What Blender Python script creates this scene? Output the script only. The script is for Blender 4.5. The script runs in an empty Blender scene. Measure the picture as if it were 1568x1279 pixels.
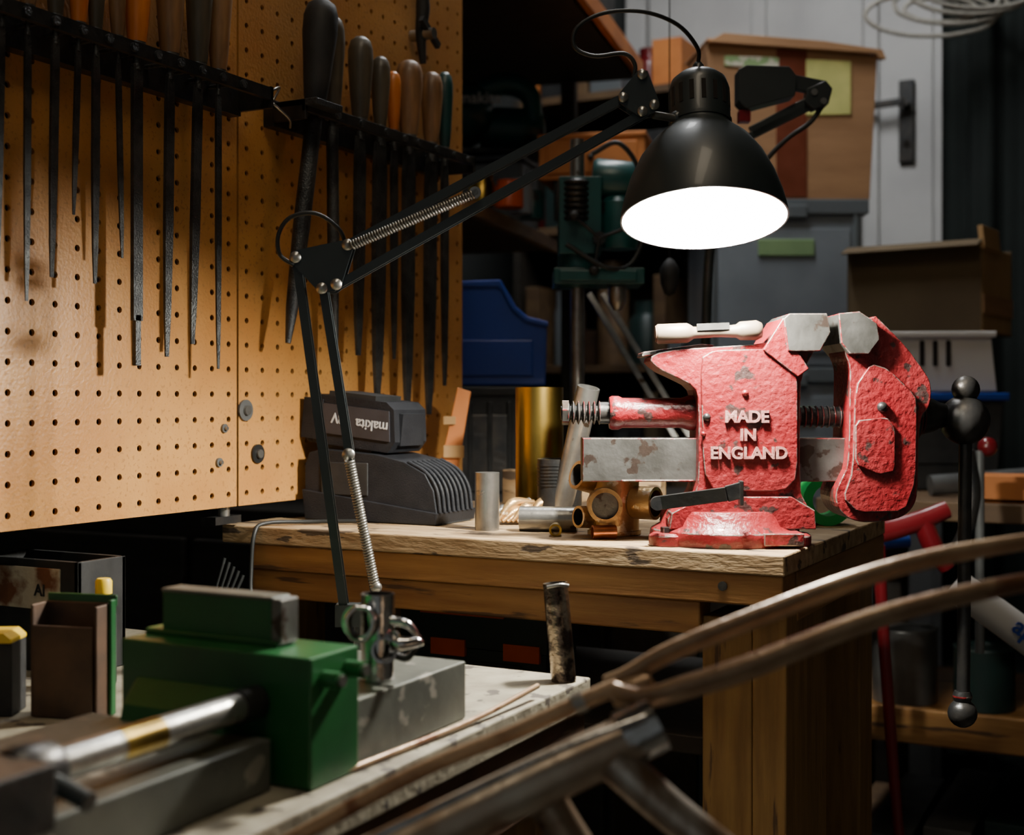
import bpy, math, random
from mathutils import Vector, Matrix, Euler
random.seed(4)
TH=math.radians(27.4)
CAMZ=1.03
# ---------------------------------------------------------------- materials
MATS={}
def mat(name,c1,c2=None,scale=20,rough=.5,metal=0,bump=0,bscale=None,stretch=(1,1,1),ramp=(.35,.65),chips=None,chip_t=.62,chip_s=None,emit=None,detail=6,coat=0,rvar=0,spec=.5):
    if name in MATS: return MATS[name]
    m=bpy.data.materials.new(name); m.use_nodes=True
    nt=m.node_tree; N=nt.nodes; L=nt.links
    b=N['Principled BSDF']
    b.inputs['Roughness'].default_value=rough
    b.inputs['Metallic'].default_value=metal
    b.inputs['Coat Weight'].default_value=coat
    b.inputs['Specular IOR Level'].default_value=spec
    tc=N.new('ShaderNodeTexCoord'); mp=N.new('ShaderNodeMapping')
    mp.inputs['Scale'].default_value=stretch
    L.new(tc.outputs['Object'],mp.inputs['Vector'])
    if c2 is None: c2=tuple(x*.8 for x in c1)
    n=N.new('ShaderNodeTexNoise'); n.inputs['Scale'].default_value=scale; n.inputs['Detail'].default_value=detail
    L.new(mp.outputs[0],n.inputs['Vector'])
    r=N.new('ShaderNodeValToRGB'); r.color_ramp.elements[0].position=ramp[0]; r.color_ramp.elements[1].position=ramp[1]
    r.color_ramp.elements[0].color=(*c1,1); r.color_ramp.elements[1].color=(*c2,1)
    L.new(n.outputs['Fac'],r.inputs[0]); col=r.outputs[0]
    if chips:
        n2=N.new('ShaderNodeTexNoise'); n2.inputs['Scale'].default_value=chip_s or scale*1.7; n2.inputs['Detail'].default_value=8
        L.new(mp.outputs[0],n2.inputs['Vector'])
        r2=N.new('ShaderNodeValToRGB'); r2.color_ramp.elements[0].position=chip_t; r2.color_ramp.elements[1].position=chip_t+.03
        L.new(n2.outputs['Fac'],r2.inputs[0])
        mx=N.new('ShaderNodeMix'); mx.data_type='RGBA'
        L.new(r2.outputs[0],mx.inputs[0]); L.new(col,mx.inputs[6]); mx.inputs[7].default_value=(*chips,1)
        col=mx.outputs[2]
    L.new(col,b.inputs['Base Color'])
    if rvar:
        mr=N.new('ShaderNodeMapRange'); mr.inputs['To Min'].default_value=max(0,rough-rvar); mr.inputs['To Max'].default_value=min(1,rough+rvar)
        L.new(n.outputs['Fac'],mr.inputs[0]); L.new(mr.outputs[0],b.inputs['Roughness'])
    if bump:
        n3=N.new('ShaderNodeTexNoise'); n3.inputs['Scale'].default_value=bscale or scale*4; n3.inputs['Detail'].default_value=4
        L.new(mp.outputs[0],n3.inputs['Vector'])
        bp=N.new('ShaderNodeBump'); bp.inputs['Strength'].default_value=bump; bp.inputs['Distance'].default_value=.002
        L.new(n3.outputs['Fac'],bp.inputs['Height']); L.new(bp.outputs[0],b.inputs['Normal'])
    if emit:
        b.inputs['Emission Color'].default_value=(*emit[0],1); b.inputs['Emission Strength'].default_value=emit[1]
    MATS[name]=m; return m
PEG=mat('hardboard',(.48,.235,.062),(.39,.17,.040),scale=9,rough=.42,bump=.25,bscale=300,chips=(.34,.155,.04),chip_t=.6,chip_s=260)
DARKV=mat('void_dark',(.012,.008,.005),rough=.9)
STEELD=mat('file_steel',(.085,.09,.09),(.035,.037,.04),scale=40,rough=.42,metal=.75,bump=.6,bscale=500,rvar=.12)
STEEL=mat('bare_steel',(.42,.41,.38),(.24,.23,.21),scale=35,rough=.32,metal=.9,bump=.15,rvar=.12,chips=(.12,.08,.05),chip_t=.66)
STEELM=mat('steel_matte',(.17,.167,.155),(.09,.088,.08),scale=30,rough=.40,metal=.75,bump=.25,chips=(.07,.05,.04),chip_t=.60,chip_s=50)
BED=mat('vise_bed_iron',(.12,.125,.105),(.075,.08,.07),scale=18,rough=.45,metal=.4,bump=.25,chips=(.22,.21,.18),chip_t=.62,chip_s=35)
CHROME=mat('chrome',(.6,.6,.6),(.35,.33,.3),scale=60,rough=.16,metal=1,bump=.1)
IRON=mat('cast_iron_dark',(.03,.032,.034),(.06,.055,.05),scale=40,rough=.36,metal=.7,bump=.2)
RED=mat('vise_red',(.155,.0055,.0085),(.17,.013,.015),scale=16,rough=.40,bump=.8,bscale=170,chips=(.035,.018,.016),chip_t=.60,chip_s=55,coat=.1,rvar=.14)
WORN=mat('vise_worn_edge',(.15,.012,.013),(.15,.12,.105),scale=70,rough=.4,metal=.3,bump=.8,bscale=200,ramp=(.46,.52))
REDL=mat('vise_letter',(.42,.22,.19),(.28,.08,.075),scale=120,rough=.5,bump=.3)
BLK=mat('lamp_black',(.016,.022,.024),(.024,.032,.034),scale=15,rough=.42,coat=.1)
RUB=mat('rubber_black',(.016,.017,.018),(.03,.03,.03),scale=30,rough=.6,bump=.2,spec=.3)
PLAST=mat('charcoal_plastic',(.012,.013,.016),(.017,.018,.021),scale=60,rough=.5,bump=.3,bscale=700,spec=.18)
WHITE=mat('shade_inner',(.85,.87,.85),rough=.6)
BULB=mat('bulb_glow',(1,1,1),rough=.5,emit=((1,.95,.84),2200))
PINEX=mat('pine_x',(.40,.205,.06),(.23,.10,.026),scale=14,rough=.55,stretch=(.6,6,6),bump=.25,bscale=60,ramp=(.3,.7),chips=(.09,.045,.018),chip_t=.63,chip_s=8)
PINEY=mat('pine_y',(.36,.19,.06),(.20,.09,.022),scale=14,rough=.55,stretch=(6,.6,6),bump=.25,bscale=60,ramp=(.3,.7))
PINEZ=mat('pine_z',(.30,.165,.045),(.17,.085,.022),scale=14,rough=.6,stretch=(6,6,.6),bump=.25,bscale=60,ramp=(.3,.7),chips=(.08,.04,.016),chip_t=.63,chip_s=9)
TOPW=mat('bench_ply',(.44,.31,.17),(.27,.17,.08),scale=30,rough=.65,bump=.4,chips=(.08,.055,.035),chip_t=.58,chip_s=22,stretch=(.8,3,3))
HANDLE_O=mat('handle_orange_wood',(.58,.19,.035),(.38,.10,.018),scale=25,rough=.35,stretch=(3,3,.5))
HANDLE_W=mat('handle_old_wood',(.26,.14,.062),(.11,.06,.03),scale=25,rough=.42,stretch=(3,3,.5))
HANDLE_D=mat('handle_dark',(.085,.07,.048),(.04,.035,.026),scale=25,rough=.4,stretch=(3,3,.5))
HANDLE_T=mat('handle_teal',(.01,.05,.05),(.015,.03,.03),rough=.4)
GREEN=mat('machine_green',(.009,.090,.022),(.006,.052,.015),scale=14,rough=.35,bump=.15,chips=(.03,.03,.02),chip_t=.68,chip_s=30)
BRASS=mat('old_brass',(.50,.34,.08),(.20,.13,.03),scale=18,rough=.28,metal=1,stretch=(1,1,.4),ramp=(.4,.6))
BRONZE=mat('cast_bronze_scale',(.62,.42,.19),(.36,.19,.07),scale=40,rough=.36,metal=.75,bump=.4,chips=(.70,.58,.40),chip_t=.58)
COPPER=mat('copper',(.65,.24,.11),(.4,.14,.06),scale=50,rough=.3,metal=.95)
RUST=mat('rusty_brown',(.36,.25,.15),(.21,.12,.065),scale=30,rough=.34,metal=.35,bump=.4,chips=(.15,.065,.03),chip_t=.58,chip_s=20)
RUSTP=mat('rust_paint',(.45,.40,.30),(.16,.06,.025),scale=30,rough=.6,bump=.4,ramp=(.45,.55))
BROWNM=mat('brown_oxide',(.10,.055,.03),(.05,.03,.02),scale=30,rough=.6,metal=.3)
TAN=mat('lower_top',(.27,.245,.18),(.16,.14,.10),scale=30,rough=.7,bump=.5,chips=(.06,.05,.04),chip_t=.60,chip_s=50)
CARD=mat('cardboard',(.42,.23,.11),(.34,.18,.085),scale=8,rough=.8,bump=.1,stretch=(1,1,5))
CARDD=mat('cardboard_dark',(.11,.075,.035),(.085,.055,.025),scale=8,rough=.8)
CARDL=mat('cardboard_light',(.46,.28,.12),(.37,.22,.09),scale=8,rough=.8)
TAPE=mat('parcel_tape',(.20,.055,.03),(.15,.04,.02),rough=.25)
YEL=mat('label_yellow',(.75,.72,.25),(.6,.6,.2),rough=.7)
YEL2=mat('label_green',(.25,.38,.18),(.2,.32,.15),rough=.5)
PAPER=mat('label_paper',(.7,.68,.55),(.3,.45,.2),scale=60,rough=.7,ramp=(.5,.52))
GREYP=mat('grey_plastic',(.24,.27,.30),(.17,.19,.22),scale=6,rough=.3,coat=.3)
GREYP2=mat('grey_plastic_lid',(.13,.15,.16),(.11,.12,.13),scale=6,rough=.35)
DOORW=mat('door_white',(.58,.58,.57),(.48,.48,.48),scale=5,rough=.5,bump=.1)
WALLD=mat('wall_dark_paint',(.055,.06,.058),(.03,.034,.034),scale=3,rough=.85,bump=.2)
WALLL=mat('wall_side_paint',(.12,.115,.10),(.08,.078,.07),scale=3,rough=.85,bump=.2)
FLOORM=mat('concrete_floor',(.13,.12,.10),(.07,.065,.055),scale=6,rough=.8,bump=.4)
DARKW=mat('dark_stained_wood',(.035,.028,.02),(.02,.016,.012),scale=10,rough=.6,stretch=(1,4,4))
BOARD=mat('shelf_board',(.15,.09,.04),(.09,.05,.025),scale=10,rough=.6,stretch=(1,4,4))
DARKG=mat('dark_green_case',(.010,.032,.030),(.014,.022,.020),scale=10,rough=.45,bump=.2)
TEAL=mat('teal_tool',(.008,.085,.085),(.01,.05,.05),scale=12,rough=.35,bump=.1,chips=(.02,.02,.02),chip_t=.66)
BLUE=mat('blue_plastic',(.010,.05,.33),(.008,.038,.25),scale=5,rough=.38)
WHITEP=mat('white_plastic',(.62,.60,.56),(.55,.53,.5),scale=5,rough=.4)
ORANGE=mat('orange_plastic',(.65,.10,.02),(.5,.07,.015),rough=.45)
ORWOOD=mat('orange_board',(.60,.21,.05),(.45,.14,.03),scale=12,rough=.6)
REDP=mat('gloss_red',(.16,.006,.011),(.11,.006,.008),scale=8,rough=.28,coat=.3)
GREYT=mat('grey_tube',(.16,.17,.17),(.10,.10,.10),scale=20,rough=.35,metal=.4)
YELP=mat('yellow_plastic',(.75,.52,.02),(.65,.42,.02),rough=.45)
GRN=mat('green_plastic',(.02,.45,.10),(.015,.36,.08),rough=.4)
CORD=mat('cord_black',(.012,.014,.014),rough=.5)
ROPE=mat('rope_white',(.45,.43,.38),(.35,.33,.28),scale=90,rough=.8)
CURT=mat('curtain_dark',(.010,.016,.014),(.006,.010,.009),scale=8,rough=.9,bump=.3)
LABELG=mat('label_grey',(.045,.045,.055),(.03,.03,.035),rough=.35,spec=.3)
LETW=mat('letter_pale',(.60,.60,.60),rough=.5)
# ---------------------------------------------------------------- builder
def catmull(pts,k=6):
    P=[Vector(p) for p in pts]
    if len(P)<3: return P
    out=[]; Q=[P[0]*2-P[1]]+P+[P[-1]*2-P[-2]]
    for i in range(1,len(Q)-2):
        a,b,c,d=Q[i-1],Q[i],Q[i+1],Q[i+2]
        for j in range(k):
            t=j/k
            out.append(.5*((2*b)+(c-a)*t+(2*a-5*b+4*c-d)*t*t+(3*b-a-3*c+d)*t**3))
    out.append(P[-1]); return out
def chaikin(P,it=1,q=.25):
    for _ in range(it):
        out=[]
        for i in range(len(P)):
            a=P[i];b=P[(i+1)%len(P)]
            out.append((a[0]+(b[0]-a[0])*q,a[1]+(b[1]-a[1])*q));out.append((b[0]+(a[0]-b[0])*q,b[1]+(a[1]-b[1])*q))
        P=out
    return P
class G:
    def __init__(s,name,o=(0,0,0),u=1,view=False,yaw=0,tilt=None):
        s.name=name; s.V=[];s.F=[];s.M=[];s.S=[];s.mats=[]
        s.X=Matrix.Translation(o)@Matrix.Rotation(math.radians(yaw),4,'Z')
        if tilt: s.X=s.X@Euler([math.radians(a) for a in tilt]).to_matrix().to_4x4()
        s.X=s.X@Matrix.Scale(u,4)
        if view: s.X=Matrix.Rotation(TH,4,'Z')@s.X
    def mi(s,m):
        if m not in s.mats: s.mats.append(m)
        return s.mats.index(m)
    def add(s,V,F,m,smooth=False):
        o=len(s.V); s.V+= [Vector(v) for v in V]; k=s.mi(m)
        for f in F: s.F.append([i+o for i in f]); s.M.append(k); s.S.append(smooth)
    def bx(s,x0,x1,y0,y1,z0,z1,m,rot=None,taper=None):
        V=[(x,y,z) for z in (z0,z1) for x,y in ((x0,y0),(x1,y0),(x1,y1),(x0,y1))]
        c=Vector(((x0+x1)/2,(y0+y1)/2,(z0+z1)/2))
        V=[Vector(v) for v in V]
        if taper:
            for i in range(4,8): V[i]=Vector((c.x+(V[i].x-c.x)*taper,c.y+(V[i].y-c.y)*taper,V[i].z))
        if rot:
            R=Euler([math.radians(a) for a in rot]).to_matrix(); V=[R@(v-c)+c for v in V]
        s.add(V,[(3,2,1,0),(4,5,6,7),(0,1,5,4),(1,2,6,5),(2,3,7,6),(3,0,4,7)],m)
    def lathe(s,prof,p,ax,m,n=24,closed=False,smooth=True):
        p=Vector(p); ax=Vector(ax).normalized()
        a=ax.orthogonal().normalized(); b=ax.cross(a)
        V=[];F=[]
        for r,h in prof:
            for i in range(n):
                t=2*math.pi*i/n; V.append(p+ax*h+(a*math.cos(t)+b*math.sin(t))*r)
        for j in range(len(prof)-1):
            for i in range(n):
                k=(i+1)%n; F.append((j*n+i,j*n+k,(j+1)*n+k,(j+1)*n+i))
        s.add(V,F,m,smooth)
        if not closed:
            for j,rev in ((0,True),(len(prof)-1,False)):
                if prof[j][0]>1e-6:
                    ring=[V[j*n+i] for i in range(n)]
                    idx=list(range(n)); 
                    if rev: idx.reverse()
                    s.add(ring,[idx],m,False)
    def cyl(s,p,q,r,m,r2=None,n=20,smooth=True):
        p=Vector(p);q=Vector(q);L=(q-p).length
        s.lathe([(r,0),(r if r2 is None else r2,L)],p,q-p,m,n,smooth=smooth)
    def pipe(s,p,q,ro,ri,m,n=28,mi=None):
        p=Vector(p);q=Vector(q);L=(q-p).length
        s.lathe([(ro,0),(ro,L)],p,q-p,m,n,closed=True)
        s.lathe([(ro,L),(ri,L)],p,q-p,m,n,closed=True,smooth=False)
        s.lathe([(ri,L),(ri,0)],p,q-p,mi or m,n,closed=True)
        s.lathe([(ri,0),(ro,0)],p,q-p,m,n,closed=True,smooth=False)
    def tube(s,pts,r,m,n=10,k=6,curve=True,sq=1):
        P=catmull(pts,k) if curve else [Vector(p) for p in pts]
        N=len(P); V=[];F=[]
        rr=r if isinstance(r,(list,tuple)) else None
        t=(P[1]-P[0]).normalized(); a=t.orthogonal().normalized()
        for i,p in enumerate(P):
            t=(P[min(i+1,N-1)]-P[max(i-1,0)]).normalized()
            a=(a-t*a.dot(t)).normalized(); b=t.cross(a)
            if rr:
                f=i/(N-1)*(len(rr)-1); j=min(int(f),len(rr)-2); R=rr[j]+(rr[j+1]-rr[j])*(f-j)
            else: R=r
            for q in range(n):
                w=2*math.pi*q/n; V.append(p+(a*math.cos(w)*sq+b*math.sin(w))*R)
        for i in range(N-1):
            for q in range(n):
                k2=(q+1)%n; F.append((i*n+q,i*n+k2,(i+1)*n+k2,(i+1)*n+q))
        s.add(V,F,m,True)
        s.add(V[:n],[list(range(n))[::-1]],m); s.add(V[-n:],[list(range(n))],m)
    def sph(s,c,r,m,sc=(1,1,1),n=20):
        c=Vector(c);V=[];F=[];h=n//2
        for j in range(h+1):
            ph=math.pi*j/h
            for i in range(n):
                t=2*math.pi*i/n
                V.append(c+Vector((math.sin(ph)*math.cos(t)*sc[0],math.sin(ph)*math.sin(t)*sc[1],-math.cos(ph)*sc[2]))*r)
        for j in range(h):
            for i in range(n):
                k=(i+1)%n; F.append((j*n+i,j*n+k,(j+1)*n+k,(j+1)*n+i))
        s.add(V,F,m,True)
    def prism(s,poly,y0,y1,m,axis='y'):
        def P(a,b,c):
            return (a,c,b) if axis=='y' else ((c,a,b) if axis=='x' else (a,b,c))
        n=len(poly); V=[P(a,b,y0) for a,b in poly]+[P(a,b,y1) for a,b in poly]
        F=[list(range(n)),list(range(2*n-1,n-1,-1))]+[(i,n+i,n+(i+1)%n,(i+1)%n) for i in range(n)]
        s.add(V,F,m)
    def bar(s,p,q,w,t,m,up=(0,1,0)):
        p=Vector(p);q=Vector(q);d=(q-p).normalized();u=Vector(up);u=(u-d*u.dot(d)).normalized();b=d.cross(u)
        V=[e+b*sx*w/2+u*sy*t/2 for e in (p,q) for sx,sy in((-1,-1),(1,-1),(1,1),(-1,1))]
        s.add(V,[(3,2,1,0),(4,5,6,7),(0,1,5,4),(1,2,6,5),(2,3,7,6),(3,0,4,7)],m)
    def spring(s,p,q,R,r,turns,m):
        p=Vector(p);q=Vector(q);d=(q-p);L=d.length;d.normalize();a=d.orthogonal().normalized();b=d.cross(a)
        n=turns*10; pts=[p+d*L*i/n+(a*math.cos(2*math.pi*i/10)+b*math.sin(2*math.pi*i/10))*R for i in range(n+1)]
        s.tube(pts,r,m,n=5,curve=False)
    def text(s,body,size,loc,rot,m,ext=.5,fat=.012):
        cu=bpy.data.curves.new('t','FONT');cu.body=body;cu.size=size;cu.extrude=ext;cu.align_x='CENTER';cu.align_y='CENTER';cu.offset=size*fat
        ob=bpy.data.objects.new('t',cu);bpy.context.scene.collection.objects.link(ob)
        dg=bpy.context.evaluated_depsgraph_get();me=bpy.data.meshes.new_from_object(ob.evaluated_get(dg))
        R=Euler([math.radians(a) for a in rot]).to_matrix()
        s.add([R@v.co+Vector(loc) for v in me.vertices],[list(p.vertices) for p in me.polygons],m)
        bpy.data.objects.remove(ob);bpy.data.curves.remove(cu);bpy.data.meshes.remove(me)
    def done(s,bevel=0,seg=2,bmat=None):
        if bmat: s.mi(bmat)
        V=[s.X@v for v in s.V]
        mn=Vector((min(v.x for v in V),min(v.y for v in V),min(v.z for v in V)));mx=Vector((max(v.x for v in V),max(v.y for v in V),max(v.z for v in V)))
        o=Vector(((mn.x+mx.x)/2,(mn.y+mx.y)/2,mn.z))
        me=bpy.data.meshes.new(s.name);me.from_pydata([v-o for v in V],[],s.F)
        for m in s.mats: me.materials.append(m)
        me.polygons.foreach_set('material_index',s.M);me.polygons.foreach_set('use_smooth',s.S);me.update()
        ob=bpy.data.objects.new(s.name,me);ob.location=o;bpy.context.scene.collection.objects.link(ob)
        if bevel:
            b=ob.modifiers.new('bev','BEVEL');b.width=bevel;b.segments=seg;b.limit_method='ANGLE';b.angle_limit=math.radians(40);b.harden_normals=False
            if bmat: b.material=s.mats.index(bmat)
        return ob
# ---------------------------------------------------------------- room shell
def shell(name,x0,x1,y0,y1,z0,z1,m):
    g=G(name);g.bx(x0,x1,y0,y1,z0,z1,m);return g.done()
shell('floor',-2.1,1.6,-1.2,3.4,-.05,0,FLOORM)
shell('wall_left',-2.1,-2.0,-1.2,3.4,0,2.6,WALLL)
shell('wall_back',-2.0,1.5,3.3,3.4,0,2.6,WALLD)
shell('wall_right',1.5,1.6,-1.2,3.4,0,2.6,WALLL)
shell('ceiling',-2.1,1.6,-1.2,3.4,2.6,2.65,WALLL)
g=G('door_1')
g.bx(-1.27,-.545,3.24,3.285,0.0,2.4,DOORW)
for a,b in((-1.20,-.95),(-.86,-.67)):
    for c,d in((.25,1.05),(1.2,2.25)):
        g.bx(a,b,3.225,3.242,c,d,DOORW)
        g.bx(a+.035,b-.035,3.215,3.23,c+.035,d-.035,DOORW)
g.bx(-.622,-.585,3.225,3.24,1.605,1.805,IRON)
g.cyl((-.603,3.24,1.745),(-.603,3.19,1.745),.010,IRON)
g.bar((-.603,3.19,1.745),(-.70,3.19,1.742),.018,.012,IRON)
g.cyl((-.603,3.222,1.65),(-.603,3.226,1.65),.009,DARKV)
g.done(.003)
g=G('trim_1');g.bx(-1.33,-1.275,3.22,3.3,0,2.46,DOORW);g.bx(-1.33,-.48,3.22,3.3,2.405,2.46,DOORW);g.bx(-.54,-.50,3.22,3.3,0,2.405,DOORW);g.done(.003)
g=G('curtain');V=[];F=[];n=120
for i in range(n+1):
    x=-.51+i*1.3/n; y=3.16+.025*math.sin(i*.55)+.01*math.sin(i*1.7)
    V+=[(x,y,0.02),(x,y-.01,1.3),(x,y,2.5)]
for i in range(n):
    a=i*3;F+=[(a,a+3,a+4,a+1),(a+1,a+4,a+5,a+2)]
g.add(V,F,CURT,True);g.cyl((-.5,3.16,2.5),(.8,3.16,2.5),.012,IRON);g.done()
g=G('ceiling_fill_light');g.bx(-.9,-.7,1.5,2.5,2.56,2.6,WHITEP)
g.bx(-.88,-.72,1.52,2.48,2.55,2.565,mat('tube_glow',(1,1,1),emit=((.95,.96,.96),38)));g.done()
g=G('ceiling_fill_light');g.bx(-.35,-.05,-.1,.9,2.56,2.6,WHITEP)
g.bx(-.33,-.07,-.08,.88,2.55,2.565,mat('fill_glow_warm',(1,1,1),emit=((1,.84,.62),9)));g.done()  # extra ceiling panel, added as warm fill to light the foreground
# ---------------------------------------------------------------- pegboard
def pegboard(y0,y1,z0,z1):
    g=G('pegboard');p=.0254;ny=int(round((y1-y0)/p));nz=int(round((z1-z0)/p));hr=.0030;xf=-.864
    py=(y1-y0)/ny;pz=(z1-z0)/nz;V=[];F=[];S=[]
    for i in range(ny):
        for j in range(nz):
            cy=y0+(i+.5)*py;cz=z0+(j+.5)*pz;o=len(V)
            for k in range(16):
                t=2*math.pi*k/16;c,s_=math.cos(t),math.sin(t);m=max(abs(c),abs(s_))
                V.append((xf,cy+c/m*py/2,cz+s_/m*pz/2))
            for k in range(16):
                t=2*math.pi*k/16;V.append((xf,cy+math.cos(t)*hr,cz+math.sin(t)*hr))
            for k in range(16):
                t=2*math.pi*k/16;V.append((xf-.0035,cy+math.cos(t)*hr,cz+math.sin(t)*hr))
            for k in range(16):
                q=(k+1)%16
                F.append((o+k,o+q,o+16+q,o+16+k));F.append((o+16+k,o+16+q,o+32+q,o+32+k))
    g.add(V,F,PEG)
    for a,b,c,d in((y0,y0+.0005,z0,z1),(y1-.0005,y1,z0,z1),(y0,y1,z0,z0+.0005),(y0,y1,z1-.0005,z1)):
        g.bx(xf-.004,xf-.0001,a,b,c,d,PEG)
    return g
b1z=.923
g=pegboard(.295,1.0555,b1z,b1z+.0254*33)
def washer(g,y,z,r,m,t=.0025):
    g.cyl((-.864,y,z),(-.864+t,y,z),r,m);g.cyl((-.864,y,z),(-.864+t*2.2,y,z),r*.45,STEEL)
washer(g,1.035,1.003,.0045,GREYT);washer(g,1.027,.969,.0045,GREYT)
g.done()
g=pegboard(1.0585,1.522,b1z,b1z+.0254*33)
washer(g,1.068,1.021,.011,GREYT);washer(g,1.088,.9755,.010,IRON);washer(g,1.508,1.03,.008,GREYT)
g.done()
g=G('tool_cabinet');g.bx(-1.2,-.876,.29,1.52,.93,1.80,DARKW)
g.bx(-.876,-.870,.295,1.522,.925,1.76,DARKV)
g.cyl((-.876,1.05,.912),(-.876,1.05,.93),.006,STEEL);g.bx(-.89,-.87,1.03,1.07,.905,.913,IRON);g.done()
# ---------------------------------------------------------------- file racks and files
def rack(y0,y1,divs):
    g=G('tool_rack');z=1.34
    g.bx(-.8635,-.850,y0,y1,z-.022,z+.006,IRON)
    g.bx(-.814,-.809,y0,y1,z-.010,z+.002,IRON)
    for y in (y0,y1-.004): g.bx(-.852,-.809,y,y+.004,z-.018,z+.003,IRON)
    for y in divs: g.cyl((-.85,y,z-.003),(-.812,y,z-.003),.0022,STEELD,n=8)
    for y in divs: g.cyl((-.809,y,z-.004),(-.806,y,z-.004),.004,STEELD,n=10)
    return g
g=rack(.42,1.045,[.44+i*.0255*1.15 for i in range(20)])
g.tube([(-.83,1.045,1.335),(-.82,1.06,1.345),(-.825,1.075,1.35),(-.83,1.07,1.335),(-.82,1.06,1.33),(-.82,1.085,1.32),(-.83,1.10,1.315)],.0014,STEEL,n=6);g.done()
g=rack(1.098,1.46,[1.155,1.2,1.25,1.29,1.32,1.362,1.405,1.44])
g.bx(-.855,-.795,1.098,1.145,1.336,1.343,STEELD);g.done(.0008)
def hfile(y,ztip,w,hm,ztop,hr,lean=0,t=None,kind='flat',x=-.832):
    t=t or w*.34; g=G('hand_file');z0=1.33
    L=z0-ztip; ys=[(0,.8),(.10,1),(.55,.98),(.85,.72),(1,.42)]
    if kind=='round':
        g.lathe([(w*.5,0),(w*.5,L*.5),(w*.36,L*.85),(w*.16,L)],(x,y,z0),(0,lean,-L),STEELD,n=12)
    elif kind=='step':
        g.bx(x-t/2,x+t/2,y-w/2,y+w/2,ztip+.04,z0,STEELD);g.bx(x-t/2,x+t/2,y-w*.28,y+w*.28,ztip,ztip+.045,STEELD)
    else:
        V=[]
        for f,s_ in ys:
            z=z0-L*f;yy=y+lean*f
            V+=[(x-t/2*s_,yy-w/2*s_,z),(x+t/2*s_,yy-w/2*s_,z),(x+t/2*s_,yy+w/2*s_,z),(x-t/2*s_,yy+w/2*s_,z)]
        F=[]
        for i in range(4):
            for k in range(4): F.append((i*4+k,(i+1)*4+k,(i+1)*4+(k+1)%4,i*4+(k+1)%4))
        F+=[(0,1,2,3),(19,18,17,16)]
        g.add(V,F,STEELD)
    ax=(0,-lean*.6,L) if lean else (0,random.uniform(-.01,.01),.3)
    h=ztop-z0
    g.lathe([(w*.3,-.004),(w*.3,.012)],(x,y,z0),ax,STEELD,n=10)
    g.lathe([(hr*.55,.008),(hr*.58,.022)],(x,y,z0),ax,STEEL,n=16)
    g.lathe([(hr*.60,.020),(hr*.66,.026),(hr*.78,h*.36),(hr*.86,h*.5),(hr,h*.72),(hr*.98,h*.86),(hr*.8,h*.95),(hr*.4,h*.995),(0,h)],(x,y,z0),ax,hm,n=20)
    g.done()
for a in [(.700,1.12,.009,HANDLE_D,1.46,.011),(.730,1.125,.0065,HANDLE_D,1.45,.010),(.756,1.111,.0065,HANDLE_W,1.455,.010),(.785,1.1325,.008,HANDLE_D,1.445,.010),
          (.810,1.187,.006,HANDLE_O,1.45,.0105),(.830,1.131,.008,HANDLE_D,1.45,.009),(.856,1.156,.006,HANDLE_W,1.445,.009)]:
    hfile(*a,lean=random.uniform(-.006,.006))
hfile(.879,1.062,.0115,HANDLE_O,1.455,.0135,kind='step')
hfile(.9215,1.071,.0105,HANDLE_W,1.46,.0145,lean=-.004)
hfile(.960,1.084,.011,HANDLE_D,1.455,.0135,lean=-.008)
hfile(.989,1.0615,.0075,HANDLE_W,1.45,.0125)
hfile(1.136,1.086,.018,RUB,1.462,.019,lean=-.046,kind='round',x=-.826)
hfile(1.178,1.06,.0135,HANDLE_D,1.452,.0145,lean=.004,kind='round')
hfile(1.232,1.082,.017,HANDLE_D,1.443,.0145,lean=-.004)
hfile(1.273,1.035,.021,HANDLE_D,1.43,.0115,lean=-.006)
hfile(1.303,1.08,.012,HANDLE_O,1.419,.009)
hfile(1.336,1.02,.021,HANDLE_W,1.44,.0165,lean=-.004)
hfile(1.388,1.014,.021,HANDLE_W,1.4375,.014,lean=-.006)
hfile(1.421,1.05,.014,HANDLE_T,1.445,.0105)
g=G('spring_clamp');X=-.845
g.tube([(X,1.385,1.56),(X,1.39,1.52),(X,1.385,1.485),(X,1.39,1.45)],[.007,.009,.007,.004],RUB,n=8)
g.bar((X+.01,1.37,1.50),(X+.01,1.41,1.475),.008,.006,RUB,up=(1,0,0));g.cyl((X-.015,1.387,1.485),(X+.018,1.387,1.485),.007,STEEL);g.done()
# ---------------------------------------------------------------- main bench
g=G('workbench')
XL,XR,YF,YB=-.893,-.298,1.067,1.47
g.bx(XL,XR,YF,YB,.884,.902,TOPW)
g.bx(XL+.035,XR-.002,YF+.002,YF+.04,.858,.8838,PINEX)
g.bx(XL+.03,-.374,YF+.006,YF+.035,.829,.8575,PINEX)
g.bx(XR-.04,XR-.001,YF+.045,YB,.84,.8838,PINEY)
g.bx(-.374,-.330,YF+.012,YF+.08,0,.845,PINEZ);g.bx(-.3295,-.300,YF+.012,YF+.08,0,.8575,PINEZ)
g.bx(-.37,-.304,YF+.085,YF+.165,0,.8395,PINEZ)
g.bx(XL,XL+.06,YF+.045,YF+.10,0,.8838,PINEZ);g.bx(XL,XL+.06,YB-.07,YB-.01,0,.884,PINEZ);g.bx(-.37,-.31,YB-.07,YB-.01,0,.8395,PINEZ)
g.bx(XL+.06,-.375,YF+.04,YB-.02,.715,.732,DARKW)
g.cyl((-.352,YF+.0,.873),(-.352,YF+.004,.873),.004,IRON)
g.done(.0015)
g=G('bench_backboard');g.bx(-.76,-.55,1.440,1.458,.9022,.945,TOPW);g.done(.001)
g=G('battery_charger')
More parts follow.
